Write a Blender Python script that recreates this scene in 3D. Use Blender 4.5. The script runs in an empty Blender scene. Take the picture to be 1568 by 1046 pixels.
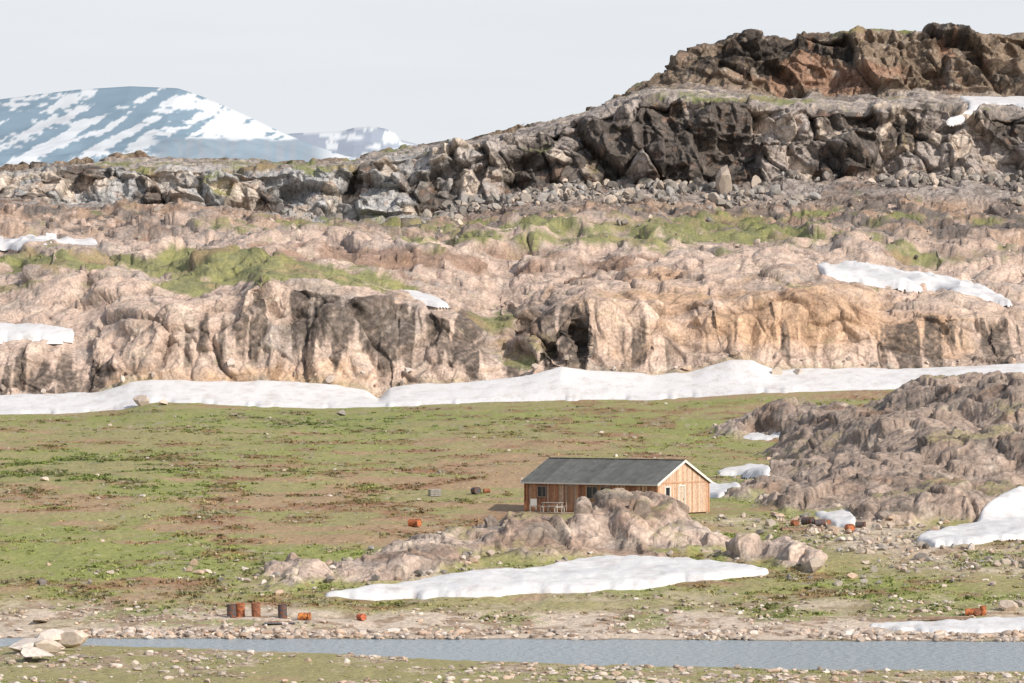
import bpy, bmesh, math, random
import numpy as np
from mathutils import Vector, Matrix
random.seed(4); rng=np.random.default_rng(7)
F=6533.0; H0=560.0     # survey focal length (px of a 1568 px wide frame) and horizon row
f32=np.float32
# ------------------------------------------------------------ noise
def hsh(ix,iy,iz,seed):
    h=(ix.astype(np.uint32)*np.uint32(374761393))^(iy.astype(np.uint32)*np.uint32(668265263))^(iz.astype(np.uint32)*np.uint32(2147483647-1274126177))
    h=h+np.uint32((seed*1013904223)&0xffffffff)
    h=(h^(h>>np.uint32(13)))*np.uint32(1274126177)
    h=(h^(h>>np.uint32(15)))*np.uint32(2246822519)
    return h^(h>>np.uint32(13))
def rnd(h,k):
    h=(h+np.uint32((k*2654435761)&0xffffffff)); h=(h^(h>>np.uint32(16)))*np.uint32(2146121005); h=h^(h>>np.uint32(15))
    return (h&np.uint32(0xffffff)).astype(f32)/f32(16777216.0)
def vnoise(x,y,z,seed=0):
    x=np.asarray(x,f32);y=np.asarray(y,f32);z=np.asarray(z,f32)+np.zeros_like(x)
    xi=np.floor(x);yi=np.floor(y);zi=np.floor(z)
    fx=x-xi;fy=y-yi;fz=z-zi
    xi=xi.astype(np.int64);yi=yi.astype(np.int64);zi=zi.astype(np.int64)
    sx=fx*fx*(3-2*fx);sy=fy*fy*(3-2*fy);sz=fz*fz*(3-2*fz)
    out=np.zeros_like(x)
    for a in (0,1):
        wa=sx if a else 1-sx
        for b in (0,1):
            wb=sy if b else 1-sy
            for c in (0,1):
                wc=sz if c else 1-sz
                out+=wa*wb*wc*rnd(hsh(xi+a,yi+b,zi+c,seed),1)
    return out*2-1
def fbm(x,y,z,seed=0,oct=4,gain=0.5):
    s=0;a=1.0;t=0
    for o in range(oct):
        k=2.03**o
        s=s+a*vnoise(x*k+o*17.3,y*k+o*9.1,np.asarray(z)*k+o*5.7,seed+o);t+=a;a*=gain
    return s/t*1.5
def worley(x,y,z,seed=0):
    bx=np.floor(x-0.5).astype(np.int64);by=np.floor(y-0.5).astype(np.int64);bz=np.floor(z-0.5).astype(np.int64)
    d1=np.full(x.shape,9.,f32);d2=np.full(x.shape,9.,f32)
    idh=np.zeros(x.shape,np.uint32);dx=np.zeros(x.shape,f32);dy=dx.copy();dz=dx.copy()
    for a in (0,1):
        for b in (0,1):
            for c in (0,1):
                cx=bx+a;cy=by+b;cz=bz+c
                h=hsh(cx,cy,cz,seed)
                ex=(x-(cx+0.12+0.76*rnd(h,2))).astype(f32);ey=(y-(cy+0.12+0.76*rnd(h,3))).astype(f32);ez=(z-(cz+0.12+0.76*rnd(h,4))).astype(f32)
                dd=ex*ex+ey*ey+ez*ez
                n=dd<d1
                d2=np.where(n,d1,np.minimum(d2,dd)); d1=np.where(n,dd,d1)
                idh=np.where(n,h,idh);dx=np.where(n,ex,dx);dy=np.where(n,ey,dy);dz=np.where(n,ez,dz)
    return np.sqrt(d1),np.sqrt(d2),idh,dx,dy,dz
def facet(x,y,z,seed,tilt=1.6):
    d1,d2,h,dx,dy,dz=worley(x,y,z,seed)
    r=rnd(h,5)
    v=(r-0.5)+tilt*(dx*(rnd(h,6)-.5)+dy*(rnd(h,7)-.5)+dz*(rnd(h,8)-.5))
    g=d2-d1
    edge=np.clip(g/0.12,0,1)
    v=v*(0.35+0.65*np.clip(g/0.16,0,1))
    return v,rnd(h,9),edge
def ss(a,b,x):
    t=np.clip((x-a)/(b-a),0,1); return t*t*(3-2*t)
# ------------------------------------------------------------ columns
uf=np.arange(-230,1800,1.5)
uL=-230-np.cumsum(1.5*1.13**np.arange(1,52)); uR=uf[-1]+np.cumsum(1.5*1.13**np.arange(1,52))
U=np.concatenate([uL[::-1],uf,uR]); C=len(U)
def line(pts,blur=9):
    us=[p[0] for p in pts]; vs=[p[1] for p in pts]
    v=np.interp(U,us,vs)
    if blur>0:
        k=np.hanning(2*blur+3)[1:-1];k/=k.sum(); vp=np.pad(v,blur,mode='edge'); v=np.convolve(vp,k,'valid')
    return v
def vz(v,d): return (H0-v)/F*d
W1=vnoise(U/60,U*0,0.5,3); W2=vnoise(U/14,U*0,0.5,4)
one=np.ones(C)
L=[]
def addz(d,z,n): L.append((d*one,z*one,n))
def addv(d,v,n): d=d*one; L.append((d,vz(v,d),n))
ZW=-16.3
addz(3,-1.9,12);addz(60,-9.0,14);addz(150,-15.2,26);addz(205,-15.95,52)
vs=line([(0,990),(60,986),(140,988),(260,992),(400,997),(520,1001),(640,1008),(760,1013),(900,1018),(1100,1022),(1300,1026),(1568,1029)])+1.5*W1+1.2*W2
L.append((16.3*F/(vs-H0),ZW*one,8))
vfar=line([(0,977),(400,978),(800,979),(1200,981),(1568,983)])+0.8*W1+0.7*W2
dfar=16.3*F/(vfar-H0)
L.append((0.5*(16.3*F/(vs-H0)+dfar),-17.0*one,8))
L.append((dfar,ZW*one,18))
for (v,d,n) in [(962,259,28),(930,268,48),(880,285,56),(830,305,56),(787,327,60),(740,360,60),(700,400,56),(660,450,34)]:
    addv(d,v+0*U,n)
sb=line([(0,634),(100,633),(180,628),(230,616),(300,617),(400,622),(500,625),(570,623),(650,620),(760,615),(900,612),(1000,612),(1100,606),(1180,601),(1250,600),(1350,596),(1568,586)])
st=line([(0,608),(150,604),(195,589),(230,586),(400,586),(500,590),(560,600),(580,617),(596,598),(620,592),(700,590),(800,580),(860,564),(900,570),(950,573),(1000,577),(1060,572),(1120,553),(1150,554),(1185,569),(1300,567),(1400,568),(1500,563),(1568,560)],3)
addv(510,sb,22);addv(519,st,88)
lip=line([(0,528),(130,532),(190,485),(300,470),(350,462),(400,425),(440,432),(520,445),(600,460),(700,488),(750,530),(800,520),(850,470),(900,452),(1000,465),(1100,460),(1200,450),(1300,460),(1360,490),(1420,478),(1568,492)],7)
addv(528,lip,52)
addv(560,line([(0,440),(100,408),(190,405),(280,432),(400,412),(600,440),(700,450),(760,470),(850,430),(950,420),(1100,402),(1200,395),(1300,420),(1450,450),(1568,462)]),44)
addv(610,line([(0,392),(200,392),(350,372),(450,360),(600,368),(700,385),(850,372),(1000,362),(1100,372),(1200,388),(1400,415),(1568,430)]),66)
addv(730,line([(0,318),(200,322),(400,328),(520,352),(600,355),(700,345),(800,325),(1000,325),(1200,330),(1400,325),(1568,330)]),50)
addv(755,line([(0,308),(200,313),(350,317),(450,325),(520,340),(600,340),(700,322),(750,314),(800,300),(900,288),(1000,284),(1100,284),(1200,274),(1400,266),(1568,278)]),116)
addv(763.0,line([(0,270),(100,260),(200,255),(300,257),(400,260),(480,262),(540,254),(600,239),(700,224),(750,214),(800,205),(850,193),(900,176),(940,165),(1000,150),(1100,152),(1200,162),(1300,168),(1400,160),(1500,176),(1568,176)],5),42)
sky=line([(0,266),(50,261),(100,254),(180,244),(250,244),(330,246),(420,250),(480,252),(540,248),(600,233),(660,225),(700,219),(750,210),(800,200),(850,187),(900,171),(940,157),(980,131),(1020,109),(1060,83),(1090,64),(1130,49),(1200,50),(1300,48),(1400,46),(1500,48),(1568,49)],3)
bb=line([(900,168),(950,150),(1000,130),(1050,132),(1100,134),(1200,150),(1300,148),(1400,142),(1568,150)],3)
b23=np.where(U<930,sky,bb)
addv(812,b23,88)
d24=824; addv(d24,np.where(U<930,sky+3,sky),24)
z24=L[-1][1]
L.append((900*one,z24-1.0,12));L.append((1300*one,z24*0.55,8));addz(2500,20,8);addz(20000,20,0)
rowsD=[];rowsZ=[];rowsS=[]
for k in range(len(L)-1):
    n=L[k][2]
    for i in range(n):
        t=i/n
        rowsD.append(L[k][0]*(1-t)+L[k+1][0]*t); rowsZ.append(L[k][1]*(1-t)+L[k+1][1]*t); rowsS.append(k+t)
rowsD.append(L[-1][0]);rowsZ.append(L[-1][1]);rowsS.append(len(L)-1)
D=np.array(rowsD);Z=np.array(rowsZ);S1=np.array(rowsS);R=len(S1)
print("GRID",R,C,R*C)
def blurR(A,n,axis=0):
    for _ in range(n):
        B=A.copy()
        if axis==0: B[1:-1]=(A[:-2]+2*A[1:-1]+A[2:])/4
        else: B[:,1:-1]=(A[:,:-2]+2*A[:,1:-1]+A[:,2:])/4
        A=B
    return A
keep=(S1>3.5)&(S1<6.6)
Zb=blurR(Z,8); Z=np.where(keep[:,None],Z,Zb)
Db=blurR(D,8); D=np.where(keep[:,None],D,Db)
S=S1[:,None]+np.zeros((1,C))
UU=U[None,:]+np.zeros((R,1))
X=(UU-784)/F*D; Y=D.copy()
# ------------------------------------------------------------ low frequency relief
def zbase(d): 
    return np.interp(d,[255,259,268,285,305,327,360,400,450,510],[-16.3,-16.05,-15.2,-14.0,-12.6,-11.35,-9.92,-8.57,-6.89,-4.9])
mead=ss(6.3,7.5,S)*(1-ss(14.6,15.2,S))
near=ss(0.2,2,S)*(1-ss(3.6,4.0,S))
Z+=mead*(0.38*fbm(X/16,Y/22,0,11,3)+0.13*fbm(X/3,Y/4,0,12,3)+0.05*fbm(X/0.8,Y/1.2,0,19,2))
Z+=near*(0.12*fbm(X/5,Y/5,0,13,3))
Z+=ss(3.0,3.5,S)*(1-ss(3.75,4.0,S))*0.14*np.abs(fbm(X/2,Y/3,0,14,3))
tt=ss(17.4,18.6,S)*(1-ss(20.0,20.6,S))
hm=fbm(X/16,Y/26,0,15,3); hm2=1-np.abs(fbm(X/9,Y/16,4,16,3)); hm3=fbm(X/6,Y/10,8,20,3)
Z+=tt*(2.0*hm+2.4*(hm2-0.6)+0.7*hm3)
c1w=ss(16.1,16.8,S)*(1-ss(18.4,19,S))
Y-=c1w*(2.4*fbm(X/14,Z/14,1,17,3)+2.6*(1-np.abs(fbm(X/7,Z/20,5,18,2)))) 
# outcrops: (u,d,top row,rx,ry)
blobs=[(960,306,768,5.0,8.5),(905,306,780,3.5,7),(1010,308,770,3.2,6),(800,304,794,4.4,7),(740,303,806,3.5,6),(690,299,824,4.6,6),(640,291,842,5.0,6),(600,287,852,3.6,5),
 (450,281,858,2.6,4.2),(420,283,860,1.8,4),(545,284,864,3.2,5),(1050,301,818,3.0,5),(860,296,838,4.5,5),(960,298,836,4,5),(1165,294,826,2.2,3.6),(1205,294,824,2.2,3.6),(1253,291,844,0.9,2),
 (1480,405,588,15,36),(1620,395,590,17,42),(1330,395,634,9,28),(1390,385,640,9,26),(1290,358,712,8,15),(1220,350,736,6,13),(1160,345,752,4,9),(1400,350,706,8,20),(1330,342,716,7,16),(1210,446,616,6,16),(1150,446,640,4.5,12),(1270,440,622,5.5,14),(1500,358,672,11,28),(1600,356,665,12,28),
 (1260,333,752,5,9),(1340,330,752,5,10),(1410,328,750,6,11),(1470,330,738,6,12)]
OC=np.zeros((R,C))
sub=np.where((S1>7.0)&(S1<15.6))[0]; r0,r1=sub[0],sub[-1]+1
xs=X[r0:r1];ys=Y[r0:r1];o=np.zeros_like(xs)
wx=xs+1.4*fbm(xs/5,ys/6,0,21,3);wy=ys+3.2*fbm(xs/5,ys/7,3,22,3)
for (u,d,v,rx,ry) in blobs:
    cx=(u-784)/F*d; h=vz(v,d)-zbase(d)
    q=np.sqrt(((wx-cx)/(rx*1.15))**2+((wy-d)/(ry*1.15))**2)
    hh=h*(1.04-ss(0.25,1.0,q)*1.04)
    o=np.maximum(o,hh)
OC[r0:r1]=blurR(o,2)
cx,cy=8.04,328.6
q=np.sqrt(((X-cx)/11.5)**2+((Y-cy)/9.5)**2); wpad=1-ss(0.75,1.2,q)
Z=Z*(1-wpad)+(-11.3)*wpad; OC=OC*(1-0.9*wpad)
Z+=OC
rkO=ss(0.12,0.55,OC+0.25*fbm(X/2,Y/3,0,23,3)*(OC>0.02))
V0=H0-Z/Y*F
wob_=7*fbm(UU/25,V0/12,0,24,3)
gl=np.abs((V0-440)-(UU-745)*0.95+wob_)/7.5
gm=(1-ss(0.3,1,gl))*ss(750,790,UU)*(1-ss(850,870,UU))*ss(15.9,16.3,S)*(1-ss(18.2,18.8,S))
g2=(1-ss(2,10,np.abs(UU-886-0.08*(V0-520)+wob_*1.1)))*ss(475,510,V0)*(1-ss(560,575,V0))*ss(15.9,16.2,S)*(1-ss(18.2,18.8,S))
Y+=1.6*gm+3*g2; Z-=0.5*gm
# ------------------------------------------------------------ snow masks (before displacement)
Ub=784+X/Y*F; Vb=H0-Z/Y*F
def inpoly(px,py,poly):
    ins=np.zeros(px.shape,bool); n=len(poly)
    for i in range(n):
        x1,y1=poly[i];x2,y2=poly[(i+1)%n]
        if y1==y2: continue
        c=((y1>py)!=(y2>py))&(px<(x2-x1)*(py-y1)/(y2-y1)+x1)
        ins^=c
    return ins
bandtop=[(u,float(np.interp(u,U,st))) for u in range(1800,-230,-8)]
bandbot=[(u,float(np.interp(u,U,sb))) for u in range(-230,1800,8)]
snows=[
 ("snow_bank",bandbot+bandtop,505,522,0.5,2),
 ("snow_patch",[(-200,366),(60,366),(130,373),(180,378),(262,385),(272,392),(200,391),(120,385),(60,380),(-200,379)],600,740,0.4,2),
 ("snow_patch",[(-150,498),(30,497),(70,499),(112,505),(118,515),(80,519),(-150,519)],522,562,0.5,2),
 ("snow_patch",[(606,447),(640,450),(672,458),(688,468),(660,466),(630,460)],520,575,0.4,2),
 ("snow_patch",[(1236,402),(1300,406),(1380,415),(1440,425),(1500,436),(1552,466),(1500,461),(1430,445),(1380,440),(1310,431),(1265,420)],530,660,0.5,2),
 ("snow_patch",[(1465,150),(1568,149),(1760,150),(1760,163),(1568,162),(1510,160),(1478,186),(1452,190),(1450,184),(1484,170),(1486,158)],760,826,0.4,2),
 ("snow_patch",[(1095,724),(1150,713),(1182,716),(1178,727),(1120,730)],345,425,0.3,2),
 ("snow_patch",[(1080,742),(1136,743),(1128,752),(1100,763),(1080,762)],340,372,0.3,2),
 ("snow_patch",[(1128,666),(1215,665),(1212,672),(1135,672)],405,470,0.3,2),
 ("snow_patch",[(474,912),(540,906),(640,893),(720,880),(830,872),(890,860),(930,855),(1000,856),(1090,862),(1150,870),(1184,877),(1150,884),(1060,889),(980,901),(880,906),(760,912),(660,915),(560,917)],262,300,0.42,4),
 ("snow_patch",[(1402,828),(1420,820),(1500,803),(1498,790),(1525,765),(1550,752),(1600,745),(1780,740),(1780,828),(1568,825),(1480,834),(1430,837)],292,372,0.45,3),
 ("snow_patch",[(1240,784),(1300,784),(1312,800),(1306,810),(1280,806)],300,345,0.3,2),
 ("snow_patch",[(1325,958),(1420,953),(1500,950),(1568,946),(1760,944),(1760,967),(1568,967),(1470,969),(1380,966)],255,268,0.22,2)]
SM=np.zeros((R,C)); snowdata=[]
for (nm,poly,d0,d1,th,bl) in snows:
    rr=np.where((D[:,C//2]>d0-8)&(D[:,C//2]<d1+8))[0]; a,b=max(rr[0]-6,0),rr[-1]+7
    us=[p[0] for p in poly]; cc=np.where((U>min(us)-25)&(U<max(us)+25))[0]; c0,c1=cc[0],cc[-1]+1
    wob=0.5 if nm=="snow_bank" else 1.0
    m=inpoly(Ub[a:b,c0:c1]+2.5*fbm(Ub[a:b,c0:c1]/14,Vb[a:b,c0:c1]/6,0,31,3),Vb[a:b,c0:c1]+wob*2.0*fbm(Ub[a:b,c0:c1]/25,Vb[a:b,c0:c1]/9,0,33,3),poly)&(D[a:b,c0:c1]>d0)&(D[a:b,c0:c1]<d1)
    m=m.astype(float)
    m2=blurR(blurR(m,bl*3,0),bl*3,1)
    SM[a:b,c0:c1]=np.maximum(SM[a:b,c0:c1],m2)
    snowdata.append((nm,a,b,c0,c1,m2,th))
sup=1-0.95*ss(0.1,0.5,SM)
# ------------------------------------------------------------ rock masks
rk=np.maximum(rkO, ss(15.85,16.15,S)*(1-ss(25.5,27,S)))
def blob(u,v,ru,rv): return np.exp(-(((Ub-u)/ru)**2+((Vb-v)/rv)**2))
def normals(X,Y,Z):
    P=np.stack([X,Y,Z],-1)
    du=np.gradient(P,axis=1);dr=np.gradient(P,axis=0)
    n=np.cross(du,dr);n/=np.linalg.norm(n,axis=-1,keepdims=True)+1e-9
    return n
N0=normals(blurR(X,3),blurR(Y,6),blurR(Z,6))
idx=np.where((rk>0.02).ravel()&((S<27).ravel()))[0]
x=X.ravel()[idx].astype(f32);y=Y.ravel()[idx].astype(f32);z=Z.ravel()[idx].astype(f32);s=S.ravel()[idx];uu=Ub.ravel()[idx];vv=Vb.ravel()[idx]
wx_=x+1.5*fbm(x/9,y/9,z/9,41,3);wy_=y+1.5*fbm(x/9,y/9,z/9,42,3);wz_=z+1.0*fbm(x/9,y/9,z/9,43,3)
sx=wx_+0.3*wz_; szz=wz_-0.22*wx_
aC1=ss(15.8,16.0,s)*(1-ss(19.0,19.8,s)); aT=ss(19.0,19.8,s)*(1-ss(20.1,20.6,s)); aS=ss(20.1,20.6,s)*(1-ss(20.8,21.05,s)); aA=ss(20.8,21.05,s)*(1-ss(21.95,22.4,s)); aP=ss(21.95,22.4,s)*(1-ss(22.85,23.1,s)); aB=ss(22.85,23.1,s)*(1-ss(24.0,24.5,s)); aE=ss(24.0,24.5,s)
aO=1-ss(15.6,15.8,s)
aR=aA+aS
f1,c1r,e1=facet(sx/9,wy_/10,szz/13,51,1.8)
f2,c2r,e2=facet(sx/3.5,wy_/4.2,szz/5.6,52,1.9)
f3,c3r,e3=facet(sx/1.4,wy_/1.6,szz/1.9,53,1.8)
f4,c4r,e4=facet(wx_/0.7,wy_/0.8,wz_/0.6,54,1.6)
fb=fbm(x/6,y/6,z/6,44,4)
amp1=6.0*aA+1.5*aS+4.4*aB+2.2*aC1+0.9*aT+1.1*aP+1.1*aE
amp2=2.3*aA+1.2*aS+1.9*aB+0.85*aC1+0.85*aT+1.0*aP+1.1*aE+0.95*aO
amp3=0.5*aA+0.6*aS+0.5*aB+0.2*aC1+0.33*aT+0.5*aP+0.5*aE+0.3*aO
amp4=0.12*aA+0.18*aS+0.12*aB+0.05*aC1+0.10*aT+0.15*aP+0.15*aE+0.07*aO
ampf=0.6*aA+0.6*aS+0.6*aB+0.5*aC1+0.4*aT+0.6*aP+0.5*aE+0.25*aO
smooth1=1-0.4*np.exp(-(((uu-1050)/260)**2+((vv-500)/60)**2))*aC1
disp=(f1*amp1+f2*amp2+f3*amp3+f4*amp4)*smooth1+fb*ampf
disp-=(1-e2)*0.28*(aR+aB*0.7+aO*0.6+aT*0.4+aC1*0.7+aP*.6)+(1-e1)*0.7*(aA+aB*0.6+1.2*aC1)+(1-e3)*0.06
zl=z/3.0+0.5*fbm(x/22,y/22,z/9,47,3)+0.03*x; fr=zl-np.floor(zl)
saw=np.minimum(fr/0.8,(1-fr)/0.2)
disp+=(1.7*aB+0.9*aA+0.35*aC1)*(saw-0.5)*ss(-0.3,0.4,fbm(x/12,y/12,z/5,48,2)+0.5*aB+0.15*aA)
disp+=aC1*0.3*fbm(x/1.8,y/9,z/14,46,2)
disp*=rk.ravel()[idx]*sup.ravel()[idx]
dn=N0.reshape(-1,3)[idx]
fl=ss(0.70,0.97,dn[:,2])
disp*=(1-0.35*fl*(aR+aB+aP+aE))
kz=0.5*aR+0.5*aB+0.65*aP+0.6*aE+0.5*aC1+0.8*aT+0.75*aO
Xf=X.ravel().copy();Yf=Y.ravel().copy();Zf=Z.ravel().copy()
Xf[idx]+=dn[:,0]*disp;Yf[idx]+=(dn[:,1]-0.35*(aA+aB)-0.2*aO)*disp;Zf[idx]+=dn[:,2]*disp*kz
X2=Xf.reshape(R,C);Y2=Yf.reshape(R,C);Z2=Zf.reshape(R,C)
N2=normals(X2,Y2,Z2); nz2=N2[...,2]
# ------------------------------------------------------------ colours
col=np.zeros((R*C,3),f32)
xg=X.astype(f32);yg=Y.astype(f32)
n1=fbm(xg/18,yg/24,0,61,4);n2=fbm(xg/4,yg/5,0,62,4);n3=fbm(xg/0.9,yg/1.1,0,63,3);n4=fbm(xg/30,yg/14,2,64,3);n5=fbm(xg/7,yg/5,7,65,4,0.65)
def c3(r,g,b): return np.array([r,g,b],f32)
def mixc(base,c,t): return base+(c-base)*t[...,None]
green=c3(0.275,0.29,0.10);dgreen=c3(0.15,0.175,0.075);olive=c3(0.32,0.285,0.135);brown=c3(0.39,0.26,0.165);rbrown=c3(0.29,0.155,0.10);tan=c3(0.50,0.41,0.31)
g=np.zeros((R,C,3),f32)+olive
g=mixc(g,green,ss(-0.35,0.2,0.6*n1+0.8*n2+0.55*blob(150,850,330,45)+0.6*blob(900,640,500,25)+0.3*blob(150,700,300,30)-0.2+0.2*n3))
g=mixc(g,brown,np.clip(ss(0.05,0.45,n5+0.5*n4+0.75*blob(650,785,330,42)+0.25*blob(200,740,500,30)+0.3*blob(500,920,500,20)-0.6*blob(150,850,300,30)-0.8*blob(800,640,500,18)-0.14)*0.85,0,1))
g=mixc(g,rbrown,ss(0.25,0.65,n2+0.5*n5+0.55*blob(600,790,300,25)+0.5*blob(1050,640,400,40)+0.25*blob(400,720,400,40)-0.05+0.35*n3)*0.75)
g=mixc(g,dgreen,ss(0.15,0.6,n3*0.7+0.5*n2+0.5*blob(90,722,170,28)+0.35*blob(500,645,400,18)-0.1)*0.65)
g=mixc(g,tan,ss(0.45,0.8,n3+0.4*n2+0.3*blob(200,655,250,8))*0.5)
shore=np.clip(ss(905,952,Vb+26*fbm(xg/9,yg/5,4,66,4))*ss(5.9,6.1,S)*(1-ss(9.2,9.6,S)),0,1)
sb2=ss(3.2,3.7,S)*(1-ss(4.5,5,S))*ss(-0.1,0.4,n2+0.4*n3+0.15)
stone=c3(0.58,0.48,0.385)
gr=mixc(np.zeros((R,C,3),f32)+stone,c3(0.33,0.24,0.17),ss(-0.1,0.5,n3+0.4*n2))
gr=mixc(gr,green*0.9,ss(0.1,0.5,n2-0.4*n3+0.25*n1)*0.75*(1-ss(6.0,6.3,S)*(1-ss(6.8,7.2,S))))
g=mixc(g,gr,shore);g=mixc(g,gr,sb2*0.9)
gv=np.clip(1.2*blob(1330,815,120,28)+0.9*blob(1500,860,160,25)+0.6*blob(1150,800,120,14)+0.8*blob(700,880,350,14),0,1)*ss(7,8,S)*(1-ss(13,14,S))
g=mixc(g,gr,ss(0.2,0.7,gv+0.35*n2)*0.8)
g=mixc(g,c3(0.10,0.08,0.06),ss(4.0,4.1,S)*(1-ss(5.95,6.15,S)))
col[:]=g.reshape(-1,3)
def m1(a,c,t): return a+(c-a)*t[:,None]
pk=c3(0.60,0.455,0.37);gy=c3(0.41,0.355,0.32);dk=c3(0.095,0.08,0.07);org=c3(0.62,0.39,0.235);rb=c3(0.32,0.20,0.14);bl=c3(0.46,0.46,0.455);tn=c3(0.64,0.53,0.43)
m_=fbm(x/7,y/7,z/7,71,4);mm=fbm(x/1.6,y/1.6,z/1.6,72,4);ml=fbm(x/25,y/25,z/20,73,3);mf=fbm(x/0.5,y/0.5,z/0.5,76,2)
nzv=nz2.ravel()[idx]
B=lambda u,v,ru,rv: np.exp(-(((uu-u)/ru)**2+((vv-v)/rv)**2))
K=np.zeros((len(idx),3),f32)
# lower cliff
c=np.zeros_like(K)+pk
c=m1(c,gy,ss(-0.1,0.6,m_+0.6*(c2r-0.5)+0.2*B(500,400,500,40))*0.85)
c=m1(c,tn,ss(0.1,0.6,mm+0.4*c3r-0.2)*0.6)
orgm=np.clip(ss(-0.3,0.7,0.6*m_+0.4*(c1r-0.5)+0.3*mm+1.2*B(1200,500,300,60)+0.8*B(330,575,330,26)+0.4*B(980,430,250,40)-0.5),0,1)
c=m1(c,org,orgm*0.75)
c=m1(c,rb,ss(0.15,0.7,m_+B(880,410,200,25)+0.9*B(480,385,140,22)+0.4*B(800,390,700,22)+ml*0.4-0.35)*0.75)
stk=fbm(x/1.4,y/40,z/45,74,2)+0.5*fbm(x/0.45,y/40,z/30,75,2)
sh_=26*vnoise(x/0.9,x*0,0.3,77)+16*m_
v0_=vv.copy(); vv=vv+sh_
env=np.clip(1.2*B(60,575,110,36)+0.8*B(330,510,60,40)+1.3*B(490,485,85,52)+0.95*B(590,500,60,45)+0.95*B(690,505,60,42)+0.8*B(830,510,45,50)+1.0*B(885,530,22,45)+1.0*B(1400,515,50,38)+0.85*B(1500,520,90,38)+0.8*B(770,525,40,36)+0.55*B(1240,535,70,26)+0.45*B(980,525,60,40)+0.4*B(180,560,60,30),0,1.3)
vv=v0_
nzb_=dn[:,2]
st_=np.clip(ss(-0.1,0.4,stk+env*1.25-0.58+0.25*mm),0,1)*ss(0.05,0.35,env)*(1-ss(0.8,1.0,nzb_))
c=m1(c,c3(0.12,0.097,0.082),st_*np.clip(0.86+0.35*mf,0.3,0.96))
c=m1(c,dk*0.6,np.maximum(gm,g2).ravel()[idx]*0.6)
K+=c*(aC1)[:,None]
# terrace
c=np.zeros_like(K)+c3(0.39,0.27,0.195)
c=m1(c,pk,ss(0.0,0.5,mm+0.5*m_+0.5*(c2r-.5)+0.6*B(100,345,260,14)+0.3*B(600,380,200,20)-0.15))
c=m1(c,dk*2.0,ss(0.05,0.55,m_-0.3*mm+0.5*(c3r-.5)+0.35*B(1300,350,400,30)+0.1))
K+=c*aT[:,None]
# upper cliff A
c=np.zeros_like(K)+gy*0.95
c=m1(c,bl,(1-ss(560,820,uu))*0.8)
c=m1(c,tn,ss(0.0,0.5,m_*0.6+(c2r-0.5)*1.3-0.3*ss(700,800,uu)*(1-ss(1130,1250,uu))+0.15*ss(1150,1250,uu)+0.7*B(120,285,160,18))*0.8)  # tan rock; extra pale facets at right paint in sunlit faces
c=m1(c,dk,np.clip(ss(0.0,0.4,0.7*m_+1.0*(c1r-0.5)+0.35*(c3r-0.5)+0.65*ss(720,800,uu)*(1-ss(1100,1250,uu)*0.8)-0.24+0.15*B(1400,215,250,30))*0.88,0,1))  # dark rock, darkened further mid-cliff to paint in shade on turned faces
c=m1(c,rb,ss(0.3,0.7,mm+0.3*m_+0.2*ss(20.9,20.2,s))*0.45)
K+=c*aA[:,None]
c=np.zeros_like(K)+gy*0.9
c=m1(c,bl*0.95,(1-ss(560,820,uu))*0.7)
c=m1(c,dk*2.0,ss(-0.2,0.4,mm+0.5*m_)*0.75);c=m1(c,rb,ss(0.1,0.6,m_-0.3*mm)*0.6)
K+=c*aS[:,None]
c=np.zeros_like(K)+gy*0.95
c=m1(c,tn*0.95,ss(0.0,0.5,mm+(c3r-.5)));c=m1(c,dk*1.6,ss(0.1,0.6,m_-0.2*mm+0.5*(c2r-.5))*0.7)
K+=c*aP[:,None]
c=np.zeros_like(K)+c3(0.25,0.19,0.14)
c=m1(c,rb,ss(0.1,0.7,m_+0.4*(c2r-.5)+0.5*B(1320,110,150,20)));c=m1(c,dk*0.8,ss(0.0,0.5,0.5*mm+(c1r-.5)+0.6*B(1130,85,100,30)));c=m1(c,tn*0.75,ss(0.3,0.8,mm*0.7+0.6*(c3r-.5)+0.6*(c2r-.5))*0.6)  # brown rock; dark blob paints in the shadow on the left part
K+=c*aB[:,None]
K+=m1(np.zeros_like(K)+gy*0.6,tn*0.7,ss(0,.5,mm))*aE[:,None]
# outcrops
farO=ss(1100,1200,uu)*(vv<800)
c=np.zeros_like(K)+c3(0.55,0.43,0.355)
c=m1(c,c3(0.36,0.275,0.22),farO*0.8)
c=m1(c,gy*0.85,ss(-0.1,0.5,m_*0.7+(c2r-.5)*0.8)*0.6*(1-0.5*farO))
c=m1(c,tn,ss(0.15,0.6,mm*0.6+0.3*m_+(c3r-.5)*0.7-0.15*farO+0.15)*0.7)
c=m1(c,dk*1.3,ss(0.2,0.6,0.5*mm+m_*0.7+0.15*farO)*0.7)
c=m1(c,c3(0.38,0.24,0.16),ss(0.2,0.8,m_-mm*0.5)*0.5)
K+=c*aO[:,None]
K*= (1-0.35*(1-np.minimum(e2,e3))*(1-0.4*aC1)-0.3*(1-e1)*(aA+aC1+aB))[:,None]
K*= (0.92+0.16*c4r)[:,None]
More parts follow.
